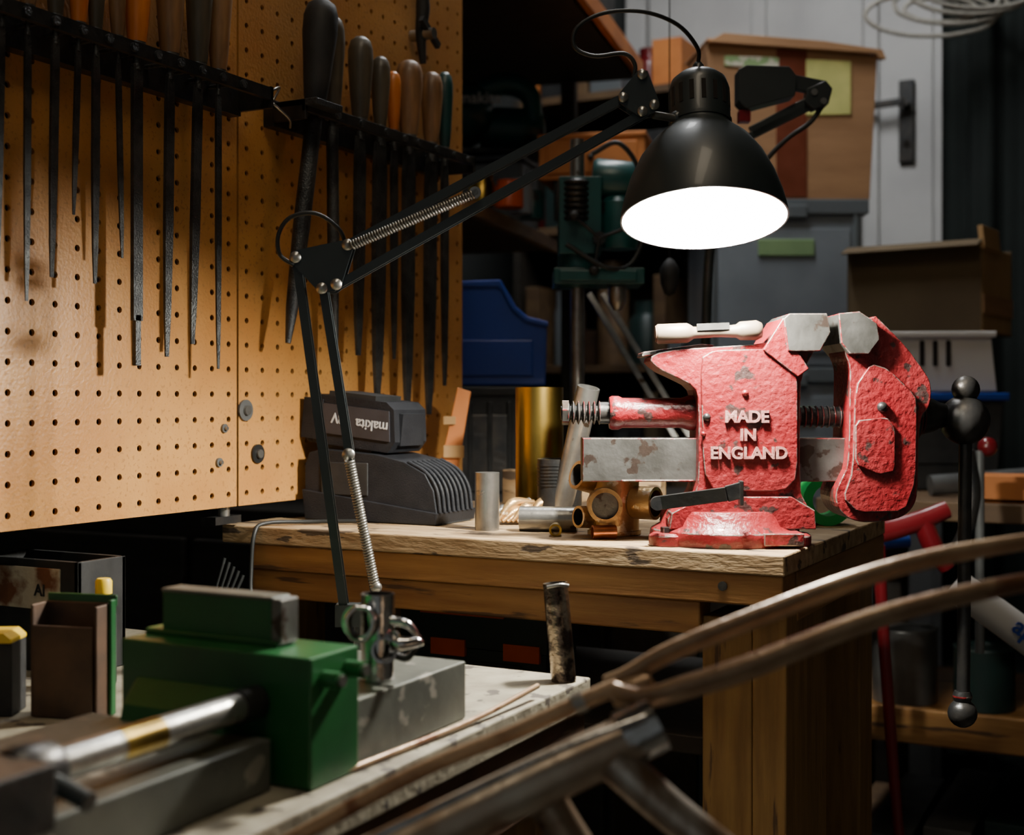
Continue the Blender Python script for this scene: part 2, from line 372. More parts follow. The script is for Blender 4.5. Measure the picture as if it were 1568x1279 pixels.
prof=[(-.852,.903),(-.852,.962),(-.846,.975),(-.83,.979),(-.76,.974),(-.725,.967),(-.70,.955),(-.690,.938),(-.686,.915),(-.688,.903)]
g.prism(prof,1.155,1.232,PLAST)
g.prism([(-.850,.903),(-.854,.935),(-.684,.915),(-.686,.903)],1.152,1.235,PLAST)
for i in range(8):
    y=1.158+i*.0095
    g.tube([(-.722,y,.967),(-.700,y,.9563),(-.6875,y,.939),(-.6835,y,.915)],.0022,PLAST,n=6)
g.bx(-.83,-.77,1.154,1.1562,.93,.965,RUB)
g.bx(-.845,-.775,1.17,1.225,.975,.984,RUB)
for x in(-.84,-.70): g.bx(x,x+.015,1.165,1.225,.902,.904,RUB)
g.done(.003,3)
g=G('drill_battery',o=(-.80,1.165,1.005),tilt=(0,6,0))
g.prism([(-.058,-.018),(-.055,.020),(-.045,.029),(.045,.029),(.055,.022),(.060,-.012),(.052,-.024),(-.050,-.024)],-.002,.062,PLAST)
g.prism([(-.036,-.012),(-.036,.020),(.05,.020),(.054,-.012)],-.0035,0,LABELG)
g.bx(-.06,-.035,-.004,.064,-.02,.024,PLAST)
g.bx(.05,.061,.008,.054,-.016,.018,PLAST)
g.text('makita',.0155,(.030,-.0037,.003),(90,180,0),LETW,.0003)
g.text('18V',.0155,(-.010,-.0037,.006),(90,180,0),LETW,.0003)
g.bx(-.03,.03,.0,.05,.028,.034,RUB);g.done(.003,3)
g=G('wooden_block',o=(-.038,1.60,.902),view=True);g.prism([(-.06,.0),(-.028,.145),(-.012,.14),(-.035,.0)],-.02,.0,ORWOOD)
g.bx(-.045,-.02,-.026,-.02,.06,.075,CARDL);g.bx(-.045,-.03,-.026,-.02,.10,.11,CARDL);g.done(.001)
# ---------------------------------------------------------------- small items on bench
def V_(name,x,y,z=.902,**k): return G(name,o=(x,y,z),view=True,**k)
g=V_('steel_bar_stub',-.0247,1.30);g.cyl((0,0,0),(0,0,.0575),.0122,STEEL,n=32);g.done(.0008)
g=V_('pipe_offcut',.036,1.285,.9145);g.pipe((-.028,.004,0),(.028,-.004,0),.0122,.0095,STEEL);g.done()
g=V_('black_cup',.050,1.37);g.pipe((0,0,0),(0,0,.068),.0235,.0205,IRON)
g.cyl((0,0,.001),(0,0,.004),.0205,IRON)
for i in range(7): g.pipe((0,0,.040+i*.0035),(0,0,.0415+i*.0035),.0243,.021,IRON)
g.done()
g=V_('alloy_tube',.046,1.360,.9125);g.pipe((.004,-.002,0),(.032,-.032,.132),.0115,.0098,STEEL);g.done()
g=V_('brass_shell_case',.030,1.43);g.pipe((0,0,.003),(0,0,.1435),.0262,.0245,BRASS,n=40);g.cyl((0,0,0),(0,0,.004),.028,BRASS,n=40);g.done()
g=V_('copper_fitting',.0855,1.215,.9085);g.pipe((-.011,-.002,0),(.011,.002,0),.0065,.005,COPPER);g.done()
g=V_('steel_bush',.041,1.245,.9080);g.pipe((0,-.009,0),(.001,.009,0),.006,.004,BRASS);g.done()
g=V_('metal_scrap',.0,1.36);
for i in range(9):
    g.tube([(-.025+i*.005,-.01,.004),(-.01+i*.005,0,.012+.012*random.random()),(.015+i*.004,.01,.006+.02*random.random())],[.002,.006,.003],random.choice([STEELM,BRONZE]),n=6)
g.done()
g=V_('bottom_bracket_shell',.0985,1.26,.902,u=.00063)
g.pipe((0,0,2),(0,0,104),38,30,BRONZE,n=36)
g.pipe((-18,-30,48),(-18,-62,48),26,20,BRONZE,mi=COPPER);g.pipe((30,-18,50),(60,-38,50),25,20,BRONZE,mi=COPPER)
g.cyl((-18,-52,48),(-18,-53,48),20,STEELM);g.cyl((46,-28,50),(47,-29,50),20,DARKV)
g.pipe((-25,0,82),(-58,-18,92),22,17,BRONZE,mi=DARKV);g.pipe((-25,0,26),(-56,-18,28),17,13,BRONZE,mi=DARKV)
for z in(4,100): g.pipe((0,0,z-3),(0,0,z+3),41,31,BRONZE)
g.done(.0005)
g=V_('steel_strap',.164,1.125,.9125,u=.00056)
g.bar((-66,40,50),(36,-8,68),22,5,IRON);g.bar((36,-8,68),(60,-4,74),25,5,IRON);g.cyl((-65,34,50),(-65,46,50),11,IRON);g.bx(56,62,-10,8,50,88,IRON)
g.done(.0006)
# ---------------------------------------------------------------- bench vise
g=G('bench_vise',o=(.206,1.195,.9025),u=.0005975,view=True)
g.lathe([(112,0),(114,6),(112,20),(98,28),(92,44),(88,50)],(-20,0,0),(0,0,1),RED,n=48)
for a in(-60,60,180): 
    t=math.radians(a);c=(-20+105*math.sin(t),-105*math.cos(t))
    g.lathe([(30,0),(30,14),(24,18)],(c[0],c[1],0),(0,0,1),RED,n=20);g.lathe([(13,16),(13,26)],(c[0],c[1],0),(0,0,1),IRON,n=6)
g.bx(20,78,-112,-60,4,22,RED)
body=[(-142,278),(-120,289),(-60,294),(40,300),(58,312),(60,330),(110,330),(118,305),(104,285),(92,262),(85,235),(85,80),(94,62),(104,44),(104,26),(-112,26),(-112,42),(-96,54),(-78,66),(-68,84),(-66,110),(-66,215),(-72,236),(-100,250),(-126,262)]
g.prism(chaikin(body,1),-50,52,RED)
g.prism(chaikin([(-60,110),(-64,278),(-44,290),(60,292),(80,262),(80,100),(60,80),(-44,80)],1,.15),-57,58,RED)
g.prism([(-112,24),(-108,48),(-60,72),(70,72),(104,52),(106,24)],-66,66,RED)
g.prism([(28,290),(58,338),(72,300),(96,262),(80,250)],-62,62,RED)
g.prism([(-150,281),(-148,288),(-60,300),(-40,298),(-60,288)],-40,40,STEELM)
g.prism([(64,288),(58,336),(66,344),(122,344),(127,316),(112,288)],-66,66,STEELM)
g.sph((-55,-56,190),6,IRON);g.sph((2,-57,226),5,RED);g.sph((-60,-56,165),4,RED)
g.bx(-238,170,-24,34,92,158,STEELM)
g.bx(-180,-70,-27,-23,92,95,STEELM)
g.lathe([(24,0),(26,4),(26,14),(23,20),(23,110),(27,122),(27,135)],(-196,0,196),(1,0,0),RED,n=32)
g.cyl((-212,0,196),(-196,0,196),17,IRON)
for i in range(7): g.lathe([(12,0),(19,3),(12,6)],(-262+i*8,0,196),(1,0,0),IRON,n=16)
g.cyl((-270,0,196),(-190,0,196),11,IRON);g.lathe([(20,0),(20,10)],(-268,0,196),(1,0,0),STEELM,n=6,smooth=False)
g.cyl((80,0,190),(165,0,190),15,IRON)
for i in range(8): g.lathe([(14,0),(18,3),(14,6)],(90+i*9,0,190),(1,0,0),STEELD,n=16)
mj=[(152,300),(195,345),(206,334),(242,298),(272,258),(282,238),(280,206),(263,188),(262,82),(256,56),(238,40),(205,33),(170,33),(146,46),(136,72),(148,100),(158,118),(160,240),(160,268),(152,284)]
g.prism(chaikin(mj,2),-50,50,RED)
g.prism(chaikin([(162,110),(166,235),(190,270),(215,262),(256,222),(258,200),(256,95),(240,50),(170,48),(148,70)],1,.15),-57,57,RED)
g.prism(chaikin([(165,120),(165,185),(212,190),(224,175),(224,110),(200,105)],1,.12),-62,-55,RED)
g.prism([(143,300),(139,344),(170,347),(196,330),(200,305),(184,284),(156,284)],-66,66,STEELM)
g.sph((206,-58,205),8,IRON)
g.lathe([(38,0),(38,12),(30,18),(26,36),(20,48),(17,60)],(262,0,192),(1,0,0),IRON,n=28)
g.sph((348,0,185),38,IRON,n=28)
g.cyl((346,0,-258),(350,0,236),10,IRON);g.sph((350,0,232),21,IRON);g.sph((345,0,-264),22,IRON)
g.lathe([(14,0),(14,22)],(350,0,205),(0,0,1),IRON,n=20);g.lathe([(12,0),(15,8),(12,16)],(345,0,-246),(0,0,1),IRON,n=20)
g2=G('cast_lettering',o=(.206,1.195,.9025),u=.0005975,view=True)
for t,z in(('MADE',190),('IN',163),('ENGLAND',136)):
    g2.text(t,24.5,({'MADE':4,'IN':6,'ENGLAND':7}[t],-59,z),(90,0,0),REDL,3,fat=.028)
vo=g.done(.0018,3,bmat=WORN)
lo=g2.done();lo.parent=vo;lo.matrix_parent_inverse=Matrix.Translation(-vo.location)
g=G('wooden_dowel_handle',o=(.206,1.165,1.090),u=.0005975,view=True)
DW=mat('pale_wood',(.17,.13,.09),(.10,.075,.05),scale=30,rough=.5)
g.lathe([(12,0),(15,3),(15,46),(12,52),(9,56),(8,95),(10,120),(14,126),(15,150),(11,158),(0,160)],(-130,0,0),(1,0,.04),DW,n=20)
g.lathe([(12.5,-1),(12.5,1)],(-130,0,0),(1,0,.04),BROWNM,n=20);g.bar((-70,-8,10),(-22,-8,12),10,5,STEELM);g.done()
g=V_('green_tape_roll',.325,1.36);g.pipe((0,-.018,.026),(0,.018,.026),.026,.016,GRN);g.done()
# ---------------------------------------------------------------- desk lamp (stands on the low table)
D=.00055
g=G('desk_lamp',o=(.1617,1.10,1.1829),u=D,view=True)
R=Matrix.Rotation(math.radians(-14),3,'X')
ax=R@Vector((0,0,1))
outer=[(128,0),(127,10),(122,34),(112,66),(96,100),(76,128),(56,146),(48,154),(47,162),(47,218),(43,232),(32,242),(14,250),(0,252)]
inner=[(r-3,h) for r,h in outer[:10]]
g.lathe(outer,(0,0,0),ax,BLK,n=64,closed=True)
g.lathe([(128,0),(125,0)],(0,0,0),ax,BLK,n=64,closed=True)
g.lathe(inner+[(0,215)],(0,0,0),ax,WHITE,n=64,closed=True)
g.lathe([(49,0),(49,5)],ax*158,ax,BLK,n=48)
for i in range(16):
    t=2*math.pi*i/16;p=R@Vector((math.cos(t)*47,math.sin(t)*47,182));q=R@Vector((math.cos(t)*47,math.sin(t)*47,214))
    g.bar(p,q,7,1.5,DARKV,up=R@Vector((math.cos(t),math.sin(t),0)))
g.lathe([(9,0),(9,10),(5,16)],ax*250,ax,BLK,n=16)
g.lathe([(14,0),(20,60),(20,100)],ax*50,ax,WHITE,n=20)
g.sph(ax*22,38,BULB,n=24)
def L(u,v,w=0): return (u-1078,w,337-v)
for w in(-9,9):
    g.bar(L(533,376,w),L(957,150,w),13,4,BLK);g.bar(L(517,438,w),L(990,172,w),13,4,BLK)
g.spring(L(540,378,-18),L(726,300,-18),6.5,1.9,46,STEEL);g.cyl(L(728,298,-22),L(728,298,14),5,STEEL,n=12);g.cyl(L(728,298,-22),L(728,298,-19),9,STEEL)
for w in(-14,14):
    g.prism([L(448,388)[::2],L(460,384)[::2],L(535,368)[::2],L(544,376)[::2],L(524,440)[::2],L(514,448)[::2],L(492,450)[::2],L(447,402)[::2]],w-1.5,w+1.5,BLK)
for p in((455,396),(534,377),(517,437),(495,443)):
    g.cyl(L(*p,-18),L(*p,18),5,STEEL,n=12);g.lathe([(9,0),(8,3),(0,4)],L(*p,-17),(0,-1,0),STEEL,n=16)
for w in(-9,9):
    g.bar(L(455,396,w),L(528,935,w),13,4,BLK);g.bar(L(496,443,w),L(536,697,w),13,4,BLK);g.bar(L(536,697,w),L(577,930,w),9,4,BLK)
g.cyl(L(535,696,-14),L(535,696,14),6,STEEL,n=12);g.lathe([(10,0),(8,3),(0,4)],L(535,696,-13),(0,-1,0),STEEL,n=16)
g.spring(L(537,704,-18),L(577,900,-18),6.5,1.9,48,STEEL);g.sph(L(578,897,-18),9,STEEL,n=12)
g.bx(*[L(515,0)[0],L(592,0)[0]],-16,16,L(0,958)[2],L(0,925)[2],BLK)
g.cyl(L(552,955),L(552,1016),10,BLK)
g.lathe([(60,0),(60,5),(40,9),(14,12)],L(552,1022.5),(0,0,1),BLK,n=40)
for w in(-14,14):
    g.prism([L(975,112)[::2],L(990,112)[::2],L(1008,160)[::2],L(1000,176)[::2],L(978,182)[::2],L(946,160)[::2],L(946,148)[::2]],w-1.5,w+1.5,BLK)
for p in((982,118),(953,153),(1000,164),(982,174)):
    g.cyl(L(*p,-18),L(*p,18),4,STEEL,n=12);g.lathe([(8,0),(7,3),(0,4)],L(*p,-17),(0,-1,0),STEEL,n=16)
g.cyl(L(1000,176),L(1040,178,18),6,STEEL,n=12);g.sph(L(1040,177,22),13,BLK);g.bar(L(1034,172,26),L(1058,188,38),14,12,BLK)
g.tube([ax*262,L(1075,60,50),L(1040,32,20),L(985,18,0),L(925,20,0),L(884,42,0),L(880,72,0),L(910,86,0),L(955,82,0),L(972,98,0),L(970,118,0)],3.3,CORD,n=8)
g.tube([L(532,380),L(520,352,-16),L(486,330,-20),L(448,336,-20),L(430,362,-20),L(432,392,-20),L(452,408,-16)],3.3,CORD,n=8)
g.done()
g=G('power_cable')
g.tube([(-.76,1.13,.906),(-.81,1.11,.905),(-.842,1.075,.905),(-.845,1.060,.895),(-.845,1.055,.86),(-.84,1.05,.83),(-.82,1.045,.80)],.0022,CORD,n=8)
for i in range(5):
    g.tube([(-.875+i*.006,1.05,.87-i*.004),(-.88+i*.006,1.04,.82),(-.85+i*.006,1.035,.785-i*.004),(-.82+i*.003,1.04,.81)],.0018,CORD,n=6)
g.done()
# ---------------------------------------------------------------- lower table and its contents
g=G('side_table')
g.bx(-.95,-.433,.15,.975,.780,.805,TAN);g.bx(-.95,-.436,.155,.97,.72,.7795,BROWNM)
for x in(-.94,-.50):
    for y in(.17,.90): g.bx(x,x+.055,y,y+.055,0,.72,PINEZ)
g.done(.0015)
g=G('machine_vise')
g.bx(-.593,-.448,.613,.662,.8055,.882,GREEN)
g.bx(-.577,-.491,.632,.650,.8815,.911,GREEN)
g.bx(-.5905,-.486,.631,.651,.8815,.886,GREEN);g.bx(-.4915,-.484,.632,.650,.884,.911,STEELM)
g.bx(-.578,-.49,.6315,.6505,.9095,.912,BED)
g.prism([(.613,.8055),(.613,.86),(.60,.845),(.59,.8055)],-.58,-.50,GREEN,axis='x')
for y,z in((.626,.868),(.650,.870)):
    g.cyl((-.449,y,z),(-.436,y,z),.0052,GREEN,n=16);g.cyl((-.436,y,z),(-.434,y,z),.0035,STEEL,n=12)
g.bx(-.605,-.455,.663,.807,.8055,.846,BED)
g.bx(-.61,-.47,.36,.605,.8055,.8355,BED)
g.bx(-.56,-.52,.40,.60,.8355,.8385,IRON)
g.cyl((-.487,.455,.8535),(-.487,.612,.8535),.0085,STEEL,n=24)
g.cyl((-.487,.595,.8535),(-.487,.613,.8535),.0098,IRON,n=24)
g.cyl((-.487,.50,.8535),(-.487,.53,.8535),.0088,BRASS,n=24)
g.lathe([(.014,0),(.016,.004),(.016,.022),(.012,.028)],(-.487,.430,.8535),(0,1,0),IRON,n=20)
g.bx(-.52,-.455,.37,.43,.8356,.866,IRON)
g.tube([(-.53,.445,.853),(-.487,.445,.8535),(-.45,.445,.845)],.005,BLK,n=8)
g.done(.0015)
g=G('frame_lug',o=(-.0885,.862,.8465),u=.00043,view=True)
g.pipe((0,0,0),(0,0,132),26,22,CHROME,mi=IRON)
g.pipe((-18,-16,92),(-26,-44,96),26,22,CHROME,mi=DARKV)
g.pipe((10,-20,50),(14,-40,52),20,16,CHROME,mi=DARKV)
g.tube([(20,-10,92),(46,-18,88),(66,-20,66)],[8,7,3],CHROME,n=8);g.tube([(24,-14,70),(34,-30,60),(62,-26,62),(70,-20,58)],[10,12,8,3],CHROME,n=8)
g.tube([(22,-8,40),(46,-14,36),(60,-16,54)],[6,6,4],IRON,n=8)
g.tube([(-28,-46,118),(-42,-50,100),(-34,-50,74),(-14,-48,70),(-2,-46,92),(-10,-46,114),(-28,-46,118)],4,CHROME,n=8)
g.done()
g=G('scarred_tube',o=(.0385,1.05,.8055),u=.00053,view=True)
g.pipe((6,0,0),(-7,4,148),19,16,mat('scarred_steel',(.40,.32,.24),(.08,.06,.05),scale=70,rough=.25,metal=1,bump=.5,ramp=(.45,.55)),mi=DARKV)
g.tube([(-20,-16,144),(0,-19,148),(12,-14,146)],3,STEEL,n=6);g.done()
g=G('rusty_rod');g.tube([(-.452,.62,.8078),(-.446,.72,.8078),(-.441,.80,.809),(-.437,.885,.815)],.0022,RUST,n=8);g.done()
g=G('channel_bracket',o=(-.339,.95,.8055),u=.000475,view=True,yaw=-14)
z1=168
g.bx(0,112,0,5,0,z1,BROWNM);g.bx(0,5,0,-40,0,z1,BROWNM);g.bx(107,112,-40,0,0,z1,BROWNM)
g.bx(6,106,-44,-40,0,z1-30,BROWNM);g.bx(112,118,-10,4,0,z1+6,GREEN);g.bx(0,118,4,8,z1-6,z1+12,GREEN);g.done(.001)
g=G('tape_measure',o=(-.385,.93,.8055),u=.000465,view=True)
g.bx(-70,62,0,60,0,112,RUB);g.prism([(-70,112),(-66,126),(50,128),(62,118),(62,112)],-2,62,YELP);g.bx(-40,40,-3,0,30,96,LABELG);g.done(.002,3)
g=G('parts_bin',o=(-.40,1.09,.8055),u=.00054,view=True,yaw=-27.4)
g.bx(-120,95,0,8,0,172,RUB);g.bx(-120,-112,0,100,0,172,RUB);g.bx(87,95,0,100,0,172,RUB);g.bx(-120,95,92,100,0,172,RUB);g.bx(-110,60,-4,0,96,160,RUSTP)
g.text('Al',26,(20,-5,125),(90,0,0),RUB,.6);g.done(.001)
g=G('yellow_cap_bottle',o=(-.322,1.03,.8055),u=.0005,view=True)
g.lathe([(18,0),(20,8),(20,110),(12,136),(12,146)],(0,0,0),(0,0,1),RUB);g.lathe([(13,146),(13,166),(10,170)],(0,0,0),(0,0,1),YELP);g.done()
g=G('toolbox',o=(-.0416,1.33,.7325),u=.00065,view=True,yaw=-27.4)
g.bx(-125,130,0,110,0,70,DARKG);g.bx(-128,133,-3,113,72,135,DARKG)
for x in(-70,60): g.bx(x,x+62,-7,0,58,84,ORANGE)
g.bx(-90,60,-6,0,122,130,ORANGE);g.bx(0,90,-7,-2,18,52,RUB);g.tube([(-45,-2,130),(-45,-18,140),(45,-18,140),(45,-2,130)],6,RUB,n=8);g.done(.004,3)
# ---------------------------------------------------------------- bicycle frame in foreground
g=G('bicycle_frame',o=(.0616,.70,.8795),u=.00035,view=True)
def K(u,v,w=0): return (u-960,w,1045-v)
SILV=mat('brushed_tube',(.50,.43,.34),(.31,.20,.12),scale=22,rough=.30,metal=.6,bump=.3,chips=(.20,.10,.05),chip_t=.6,chip_s=24)
g.tube([K(930,1050,20),K(965,1035,10),K(1020,1002,0),K(1110,962,-10),K(1290,893,-10),K(1430,855,0),K(1570,832,10),K(1700,815,20)],[13,16,18,19,18,17,15,13],RUST,n=16,sq=.75)
g.tube([K(940,1055,-10),K(985,1062,-30),K(1050,1040,-50),K(1140,1008,-60),K(1300,945,-60),K(1430,908,-60),K(1570,882,-50),K(1700,866,-50)],[15,19,21,21,19,18,16,13],RUST,n=16,sq=.75)
g.lathe([(14,0),(19,10),(19,60),(16,70)],K(1000,1042,0),(-1,0,-.42),RUST,n=20)
g.tube([K(950,1050),K(880,1080),K(780,1125),K(640,1180,-10),K(430,1285,-40),K(300,1350,-60)],[14,13,12,12,12,12],RUST,n=14)
g.lathe([(17,0),(17,18)],K(895,1073),(-.9,0,-.42),STEEL,n=18)
g.tube([K(985,1105,-60),K(860,1158,-80),K(700,1225,-110),K(500,1310,-150),K(400,1355,-160)],[38,38,38,38,38],SILV,n=24)
g.pipe(K(950,1118,-60),K(1000,1094,-55),43,36,CHROME)
g.tube([K(978,1074,-98),K(850,1118,-118),K(700,1180,-150),K(500,1265,-190),K(380,1320,-210)],6,CHROME,n=10)
g.tube([K(930,1140,-80),K(1010,1210,-90),K(1140,1310,-110),K(1400,1520,-150)],[32,30,28,27],mat('frame_chrome_rust',(.6,.56,.50),(.22,.13,.07),scale=18,rough=.28,metal=.8,bump=.2,stretch=(3,3,1)),n=24)
g.tube([K(820,1180,-60),K(860,1250,-60),K(960,1400,-80)],[30,30,30],SILV,n=20)
g.tube([K(1390,1510,-150),K(1400,1700,-150),K(1400,3555,-150)],24,IRON,n=16,curve=False)
g.done()
# ---------------------------------------------------------------- background right
g=G('storage_cabinet');g.bx(-1.0,-.53,2.44,2.86,0,.8165,DARKW);g.bx(-.98,-.78,2.428,2.44,.05,.78,DARKW);g.bx(-.76,-.55,2.428,2.44,.05,.78,DARKW);g.done(.003)
def bin_(name,o,u,yaw,z0,z1,m):
    g=G(name,o=o,u=u,view=True,yaw=yaw)
    g.bx(-118,120,0,210,z0,z1-22,m);g.bx(-126,129,-8,218,z1-24,z1-1,GREYP2);g.bx(-100,102,-4,0,z0+20,z1-45,m)
    for x in(-112,106): g.bx(x,x+8,-7,0,z0+10,z1-24,GREYP2)
    g.bx(-40,46,-8,-3,z1-88,z1-62,YEL2);g.bx(-30,34,-12,-6,z1-30,z1-10,GREYP2)
    return g
bin_('plastic_storage_bin',(.52,2.5,1.4175),.00125,0,-255,0,GREYP).done(.004,3)
bin_('plastic_storage_bin',(.52,2.5,1.4175),.00125,0,-479,-257,GREYP).done(.004,3)
g=G('cardboard_box',o=(.52,2.5,1.4180),u=.00125,view=True,yaw=3)
g.prism([(-112,0),(-118,238),(146,222),(134,0)],0,190,CARD)
g.bx(-12,36,-2,0,2,230,TAPE);g.prism([(34,128),(34,214),(104,212),(104,130)],-2.5,0,YEL);g.prism([(-92,202),(-92,218),(-8,216),(-8,200)],-2.5,0,PAPER)
g.bx(-118,140,-1,190,238,242,CARD,rot=(3,3.5,0));g.prism([(-120,236),(-95,250),(60,240),(150,228),(156,214),(146,214),(140,222)],-12,0,CARD)
g.done(.002)
g=G('cardboard_box',o=(.793,2.2,1.1460),u=.0011,view=True,yaw=-35)
g.bx(-215,0,0,4,0,140,CARDD);g.bx(-215,-211,0,170,0,140,CARDD);g.bx(-4,0,0,170,0,135,CARDL);g.bx(-215,0,166,170,0,140,CARDD);g.bx(-215,0,0,170,0,4,CARDD)  # shaded walls and lit right side put into the two cardboard colours
g.bx(-6,2,-2,90,130,165,CARDL,rot=(0,-6,0));g.bx(-215,0,-30,2,136,139,CARDD,rot=(22,0,0));g.bx(0,2,0,170,30,60,CARD);g.done(.001)
g=G('white_plastic_crate',o=(.689,2.14,1.0460),u=.00105,view=True,yaw=-6)
g.prism([(-78,0),(-84,94),(88,94),(98,0)],0,180,WHITEP);g.bx(-90,96,-6,186,84,94,WHITEP)
for x in(-20,0,20): g.bx(x,x+8,-3,2,40,80,DARKV)
g.done(.003,3)
g=G('lidded_storage_bin',o=(.689,2.12,.8865),u=.00105,view=True,yaw=-6)
g.prism([(-80,0),(-92,140),(102,140),(90,0)],0,190,RUB);g.bx(-98,108,-8,196,138,150,BLUE);g.bx(-60,60,-5,0,40,100,RUB);g.done(.003)
g=G('shelving_unit')
for z,m in((.857,BOARD),(.53,PINEX),(.32,BOARD)):
    g.bx(-.50,.30,1.96,2.42,z,z+.028,m)
g.bx(-.50,.30,1.945,1.96,.535,.585,PINEX);g.bx(-.50,.30,1.945,1.96,.31,.35,PINEX)
for x in(-.50,.255):
    for y in(1.96,2.38): g.bx(x,x+.045,y,y+.04,0,.857,DARKW)
g.done(.002)
g=G('steel_conduit',o=(.66,2.0,.9015),view=True);g.cyl((-.02,0,.0),(.25,-.0,.02),.016,GREYT);g.cyl((-.0,.05,-.004),(.28,.05,-.004),.012,GREYT);g.done()
g=G('wooden_crate');g.bx(-.28,-.08,1.965,1.975,.8855,.925,ORWOOD);g.bx(-.28,-.08,2.02,2.03,.8855,.925,ORWOOD);g.bx(-.28,-.08,1.965,2.03,.8855,.893,ORWOOD);g.done(.002)
g=G('paint_tins')
for x,r,h,m in((-.40,.05,.11,GREYT),(-.28,.045,.09,DARKG),(-.15,.06,.13,DARKG),(0,.05,.10,ORWOOD)):
    g.lathe([(r,0),(r,h),(r*1.04,h+.004),(r*.95,h+.006),(r*.9,h)],(x,2.12,.559),(0,0,1),m,n=28)
g.done()
g=G('timber_offcuts')
for i in range(6): g.bx(-.44+i*.09,-.37+i*.09,2.0,2.35,.3495,.38+.02*(i%3),random.choice([PINEX,DARKG,ORWOOD,GREYT]),rot=(0,0,random.uniform(-4,4)))
g.done(.002)
g=G('red_bicycle',o=(.4728,1.7,.847),u=.00085,view=True)
def Q(u,v,w=0): return (u-1340,w,830-v)
g.tube([Q(1345,835),Q(1352,960),Q(1362,1100),Q(1380,1320),Q(1410,1600),Q(1430,1826-4)],[10,9,9,8,8,8],REDP,n=14)
g.tube([Q(1300,800),Q(1340,815),Q(1400,800),Q(1450,780)],[15,17,16,14],REDP,n=16)
g.tube([Q(1410,790),Q(1425,830),Q(1450,870)],[15,16,12],REDP,n=16)
g.tube([Q(1480,690),Q(1490,760),Q(1470,830),Q(1440,850)],[12,12,10,10],IRON,n=12)
g.sph(Q(1512,684),15,REDP);g.cyl(Q(1500,690),Q(1500,1000),7,GREYT)
g.tube([Q(1325,850,20),Q(1322,1000,20),Q(1308,1300,20),Q(1290,1822,20)],[18,18,18,20],GREYT,n=16)
g.cyl(Q(1270,1150,40),Q(1285,1822,40),8,WHITEP)
g.tube([Q(1290,850,60),Q(1340,840,60),Q(1410,835,60)],[10,12,10],BLUE,n=12);g.done()
g=G('lettered_tube',o=(.608,1.58,.755),view=True);g.cyl((-.07,0,.052),(.14,-.03,-.105),.020,WHITEP,n=28)
g.text('apex',.030,(.012,-.0335,-.006),(90,36.8,-8),BLUE,.0008)
g.cyl((.135,-.03,-.10),(.20,-.03,-.755),.016,GREYT);g.done()
g=G('rope_coil',o=(1.02,2.85,1.93),view=True)
for i in range(6):
    a=random.uniform(.05,.10);pts=[(a*1.5*math.cos(t*math.pi/5+i)-.02*i,.004*i,a*.5*math.sin(t*math.pi/5+i)-.01*i) for t in range(10)]
    g.tube(pts+[pts[0]],.005,ROPE,n=8)
g.cyl((0,.0,.02),(0,.16,.02),.006,STEEL);g.done()
# ---------------------------------------------------------------- background left
g=G('bookcase')
g.bx(-1.50,-1.005,3.17,3.19,0,1.78,DARKW)
for x in(-1.50,-1.023): g.bx(x,x+.018,2.9,3.17,0,1.78,DARKW)
for z in(.05,.42,.78,1.10,1.44,1.762): g.bx(-1.482,-1.023,2.9,3.17,z,z+.018,BOARD)
g.done(.001)
g=G('shelf_clutter')
cm=[RUB,GREYT,BROWNM,DARKG,CARDD,ORWOOD,RUB,GREYP2,REDP,BOARD]
for z in(.799,1.119,1.459,1.781):
    x=-1.475
    while x<-1.09:
        w_=random.uniform(.03,.09);h=random.uniform(.08,.26 if z<1.7 else .12);m=random.choice(cm)
        if x+w_>-1.03: break
        if random.random()<.35: g.lathe([(w_/2,0),(w_/2,h*.7),(w_*.35,h*.8),(w_*.37,h)],(x+w_/2,3.0,z),(0,0,1),m,n=16)
        else: g.bx(x,x+w_-.004,2.92,3.1,z,z+h,m)
        x+=w_+.004
g.done(.002)
g=G('low_cabinet');g.bx(-1.75,-.66,1.56,2.34,0,.868,DARKW)
for i in range(3): g.bx(-1.7+i*.35,-1.37+i*.35,1.545,1.56,.1,.82,DARKW)
g.done(.003)
g=G('storage_shelf',o=(-.078,2.03,0),view=True,yaw=-16)
g.bx(-.55,0,-.04,.62,1.332,1.35,BOARD);g.bx(-.014,.002,-.042,.62,1.328,1.353,PINEY)
g.bx(-.55,.14,.0,.75,1.70,1.722,DARKW);g.bx(.13,.15,.0,.75,1.70,1.735,ORWOOD)
g.bx(-.2,.12,.2,.6,1.722,1.85,RUB);g.bx(.02,.10,.18,.20,1.722,1.80,ORWOOD)
for y in(.0,.58): g.bx(-.55,-.51,y,y+.04,.869,1.9,DARKW)
g.bx(-.02,.01,.72,.75,.869,1.70,DARKW)
g.done(.002)
g=G('tool_case',o=(-.03,2.50,1.3505),view=True,yaw=-16);g.bx(-.22,.05,0,.12,0,.138,GREYT);g.bx(-.225,.055,-.004,.124,.142,.152,GREYP);g.bx(-.10,-.05,-.012,0,.1,.13,IRON);g.done(.004)
g=G('circular_saw',o=(-.04,2.5,1.503),view=True)
g.lathe([(.05,0),(.062,.01),(.065,.05),(.04,.09),(.0,.1)],(-.06,.03,.075),(0,-1,0),TEAL,n=28)
g.tube([(-.03,0,.12),(.03,0,.135),(.075,0,.11),(.08,0,.04)],[.02,.022,.02,.016],TEAL,n=14)
g.lathe([(.04,0),(.042,.08),(.035,.12),(.0,.125)],(-.02,.02,.055),(1,0,-.05),TEAL,n=24);g.bx(-.12,.10,-.03,.08,0,.008,STEELD)
g.text('makita',.03,(-.02,-.078,.09),(90,0,0),LETW,.0005);g.done()
